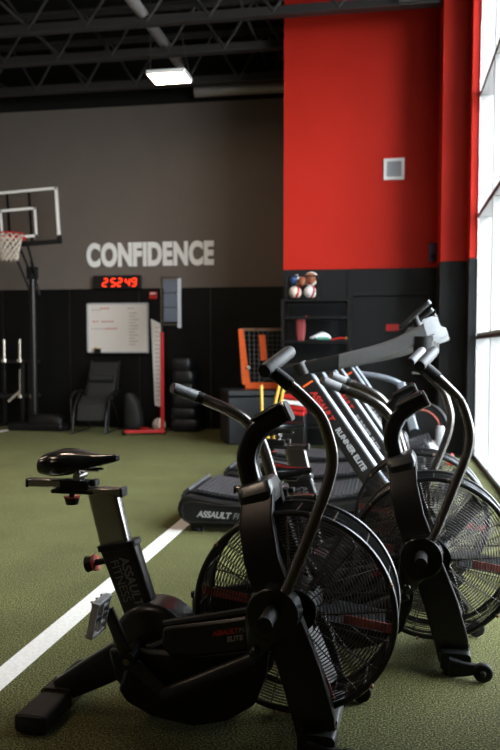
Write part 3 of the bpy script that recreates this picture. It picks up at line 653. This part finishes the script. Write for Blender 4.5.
# ------------------------------------------------------------------ treadmills
def make_treadmill():
    t = thing('curved_treadmill', '', 'treadmill', (0,0,0))
    W = .84
    # deck curve, x 0 (rear) .. 1.78 (front)
    def top(x):
        f = x/1.78
        return .285 + .09*(2*f-1)**2*1.2 - .07 + .12*f*f
    prof_t = [(x, top(x)) for x in [.08+k*.085 for k in range(20)]]
    low = [(1.74,.16),(1.6,.1),(1.2,.06),(.7,.05),(.2,.04),(.11,.045),(.05,.075),(.012,.115),(0,.165),(.012,.215),(.045,.255)]
    prof = [(x, z-.03) for x, z in prof_t] + [(1.77,.3)] + low
    for s0, nm in ((0,'side_cover'),(W-.07,'side_cover')):
        c = obj(nm, B().prism(prof, s0, s0+.07), 'plast', t, bevel=.02)
        if s0 == 0:
            ins = B()
            P = [(.035,.16),(.05,.09),(.1,.078),(1.3,.085),(1.3,.2),(.8,.185),(.3,.2),(.1,.225),(.05,.205)]
            ins.tube([(x,-.002,z) for x, z in P], .006, 6, True)
            obj('cover_rib', ins, 'satin', c)
            text('cover_lettering', 'ASSAULT', .062, 'textwhite', (.15,-.003,.115), (1,0,-.03), (0,0,1), c, bold=.002, shear=.25, space=.95)
            text('fitness_lettering', 'FITNESS', .062, 'textgrey', (.41,-.003,.107), (1,0,-.03), (0,0,1), c, bold=.0, shear=.25, space=.95)
    b = B()
    n = 60
    for k in range(n):
        x = .03 + 1.71*k/(n-1)
        if k < 4:
            a = k/4*PI/2; px, pz = .09-.07*math.cos(a), top(.1)-.08+.08*math.sin(a)
            b.box((px, W/2, pz), (.026, W-.15, .02), Matrix.Rotation(-(PI/2-a), 3, 'Y'))
        else:
            sl = math.atan((top(x+.01)-top(x-.01))/.02); b.box((x, W/2, top(x)), (.024, W-.15, .02), Matrix.Rotation(-sl, 3, 'Y'))
    obj('slat_belt', b, 'belt', t)
    obj('roller_core', B().prism([(x, z-.02) for x, z in prof_t] + [(1.7,.2),(.1,.1)], .09, W-.09), 'black', t)
    b = B()
    for x in (.14, 1.5):
        for y in (.06, W-.06): b.box((x, y, .03), (.09,.05,.06)); b.cyl((x,y,0),(x,y,.02),.035)
    obj('foot', b, 'rubber', t)
    # uprights
    for s0 in (.0, W-.055):
        p0, p1 = V((1.50,0,.26)), V((.89,0,1.16)); dr = (p1-p0).normalized(); nn = V((dr.z,0,-dr.x))
        y0, y1 = s0, s0+.055
        u = obj('upright', B().loft([(p0+V((0,(y0+y1)/2,0)),nn*.075,V((0,.026,0))),(p1+V((0,(y0+y1)/2,0)),nn*.06,V((0,.026,0)))],8,20), 'satin', t)
        for q in (.072,):
            obj('silver_edge', B().tube([p0+nn*q+V((0,(y0+y1)/2,0)), p1+nn*(q-.015)+V((0,(y0+y1)/2,0))], .018, 10), 'silver', u)
        if s0 == 0:
            dd = -dr; ee = nn
            q0 = p1 - dr*.16 - nn*.02
            text('red_lettering', 'ASSAULT', .06, 'textred', q0+V((0,-.004,0)), dd, ee, u, bold=.002, shear=.2)
            text('upright_lettering', 'RUNNER ELITE', .052, 'textwhite', q0-dr*.31+V((0,-.004,0)), dd, ee, u, bold=.002)
            obj('orange_tag', B().box(p1-dr*.1+V((0,-.0,0)),(.08,.006,.012),Matrix((nn,V((0,1,0)),dr)).transposed()), 'orange', u)
    # handrails (x from rear)
    for s0 in (.03, W-.03):
        P = bez([(.62,s0,1.14),(.8,s0,1.163),(1.18,s0,1.235)],5); Q = bez([(1.16,s0,1.231),(1.45,s0,1.305),(1.63,s0,1.38),(1.80,s0,1.468)],6)
        secs = [(p,V((0,.032,0)),V((0,0,.042+.012*i/len(P)))) for i, p in enumerate(P)]
        r = obj('handrail', B().loft([(p,V((0,.04,0)),V((0,0,.052+.014*i/len(Q)))) for i, p in enumerate(Q)],4,18), 'mgrey', t)
        obj('rail_grip', B().loft(secs,4,18), 'plast', r)
        obj('rail_end', B().loft([((1.74,s0,1.45),(0,.043,0),(-.02,0,.067)),((1.80,s0,1.475),(0,.043,0),(-.02,0,.066)),((1.835,s0,1.487),(0,.036,0),(-.015,0,.05))],3,18), 'lgrey', r)
        obj('end_bracket', B().loft([((1.72,s0+.0,1.385),(0,.035,0),(-.01,0,.04)),((1.86,s0,1.43),(0,.035,0),(-.01,0,.038)),((1.885,s0,1.437),(0,.028,0),(-.01,0,.028))],3,16), 'lgrey', r)
        obj('brace', B().loft([((1.55,s0,.40),(.07,0,.02),(0,.026,0)),((1.70,s0,1.36),(.05,0,.01),(0,.026,0))],6,16) if False else B().tube([(.92,s0,1.14),(.88,s0,1.22)],.05,12), 'satin', r)
    obj('console_beam', B().loft([((1.68,y,1.42),(.06,0,0),(0,0,.05)) for y in (.05,W-.05)],4,16), 'mgrey', t)
    obj('cup_holder', B().cyl((1.73,.02,1.3),(1.73,.02,1.405),.068,n=24), 'plast', t)
    dr = V((.19,0,.17)).normalized(); nn = V((-dr.z,0,dr.x)); Rc = Matrix((dr,V((0,1,0)),nn)).transposed(); c = V((1.675,W/2,1.56))
    cn = obj('console', B().box(c,(.27,.34,.03),Rc), 'plast', t, bevel=.01)
    obj('console_edge', B().box(c+dr*.137,(.014,.33,.032),Rc), 'lgrey', cn, bevel=.004)
    obj('console_mount', B().tube([c-nn*.01,(1.72,W/2,1.45)],.025,10), 'plast', cn)
    return t
tm = make_treadmill()
G = 'curved treadmills lined up behind the bikes'
for i, (x, y, lab) in enumerate(((-1.5,5.55,'curved slat treadmill nearest the bikes, its rear cover showing on the turf'),(-1.42,6.68,'middle curved treadmill of the row behind the bikes'),(-1.33,7.80,'farthest curved treadmill of the row, nearest the red wall'))):
    o = tm if i == 0 else copy_tree(tm)
    o.location = (x, y, 0); tag(o, lab, 'treadmill', G)

# ------------------------------------------------------------------ silver ergometer beside the column
t = thing('ergometer', 'silver framed fan ergometer standing before the black column', 'exercise machine', (.3, 9.15, 0))
obj('base_cover', B().loft([((x,0,z),(0,.2,0),(0,0,h)) for x, z, h in ((-.55,.09,.08),(-.3,.13,.12),(.0,.17,.15),(.2,.16,.14),(.3,.1,.08))],3.5,18), 'lgrey', t)
obj('flywheel', B().cyl((.05,.02,.42),(.05,.14,.42),.3,n=48).ring((.05,.02,.42),.3,.02,'y',48,8), 'plast', t)
obj('flywheel_ring', B().ring((.05,.012,.42),.22,.008,'y',48,6), 'redst', t)
obj('upright', B().loft([((.0,-.05,.36),(.055,0,0),(0,.03,0)),((-.17,-.05,.95),(.05,0,0),(0,.03,0))],6,16), 'silver', t)
text('lettering', 'ASSAULT', .06, 'textgrey', (-.1,-.083,.8), (.27,0,-.95), (.95,0,.27), t)
obj('arm', B().tube(bez([(-.72,-.05,1.05),(-.5,-.05,1.03),(-.28,-.05,.98),(-.17,-.05,.93)],4),[.03]*13,12), 'silver', t)
obj('pivot_cap', B().cyl((.0,-.09,.36),(.0,-.05,.36),.075,n=24), 'plast', t)
obj('rear_foot', B().loft([((.27,-.1,z),(.05*s,0,0),(0,.05*s,0)) for z, s in ((.22,.8),(.3,1),(.42,1),(.47,.7))],3,14), 'lgrey', t)
obj('rear_stem', B().cyl((.27,-.1,0),(.27,-.1,.24),.02), 'satin', t)
obj('arm_joint', B().ball((-.72,-.05,1.05),.05,14).cyl((-.62,-.05,1.04),(-.6,-.05,.95),.02,n=8), 'armst', t)
t2 = thing('marker_cone', 'small red cone on the turf beside the silver ergometer', 'cone', (.72, 9.35, 0))
obj('cone_body', B().cyl((0,0,.01),(0,0,.13),.045,.012), 'red', t2)
obj('cone_base', B().bb((-.06,-.06,0),(.06,.06,.015)), 'red', t2, bevel=.004)

# ------------------------------------------------------------------ light
w = bpy.data.worlds.new('world'); SC.world = w; w.use_nodes = True
nt = w.node_tree; bg = nt.nodes['Background']; bg.inputs['Strength'].default_value = 7.0
tc = nt.nodes.new('ShaderNodeTexCoord'); sp = nt.nodes.new('ShaderNodeSeparateXYZ'); rp = nt.nodes.new('ShaderNodeValToRGB')
nt.links.new(tc.outputs['Generated'], sp.inputs[0]); nt.links.new(sp.outputs[2], rp.inputs[0]); nt.links.new(rp.outputs[0], bg.inputs[0])
rp.color_ramp.elements[0].color = (.8,.83,.86,1); rp.color_ramp.elements[1].color = (1.15,1.3,1.45,1)
for i in range(5):
    y0, y1 = edges[i], edges[i+1]
    L = bpy.data.lights.new('window_portal', 'AREA'); L.shape = 'RECTANGLE'; L.size = 5.7; L.size_y = y1-y0-.06
    L.cycles.is_portal = True
    o = bpy.data.objects.new('window_portal', L); COL.objects.link(o); o.location = (XW+.24, (y0+y1)/2, 2.9); o.rotation_euler = (0, math.radians(90), 0)

for x, y, p in ((-3, 7.2, 17), (-3, 3.4, 17), (-3, -.5, 14), (-6.4, 7.2, 17), (-6.4, 3.4, 17)):
    L = bpy.data.lights.new('panel_lamp', 'AREA'); L.shape = 'RECTANGLE'; L.size = .6; L.size_y = .5; L.energy = p; L.color = (1,.78,.58)
    o = bpy.data.objects.new('panel_lamp', L); COL.objects.link(o); o.location = (x, y, 5.0)

# ------------------------------------------------------------------ camera
cam = bpy.data.cameras.new('camera'); co = bpy.data.objects.new('camera', cam); COL.objects.link(co); SC.camera = co
cam.sensor_fit = 'HORIZONTAL'; cam.sensor_width = 24; cam.lens = 800*24/500; cam.shift_y = 23/500
co.location = (0, 0, 1.32)
pitch = math.atan(49/800); yaw = math.atan(139*math.cos(pitch)/800)
co.rotation_euler = (PI/2 - pitch, 0, yaw)
cam.dof.use_dof = True; cam.dof.focus_distance = 2.8; cam.dof.aperture_fstop = 3.6
cam.clip_start = .05

SC.view_settings.view_transform = 'Standard'; SC.view_settings.look = 'None'; SC.view_settings.gamma = 1; SC.view_settings.use_curve_mapping = False
SC.view_settings.exposure = 1.22
SC.cycles.use_denoising = True
SC.cycles.max_bounces = 8; SC.cycles.transparent_max_bounces = 16
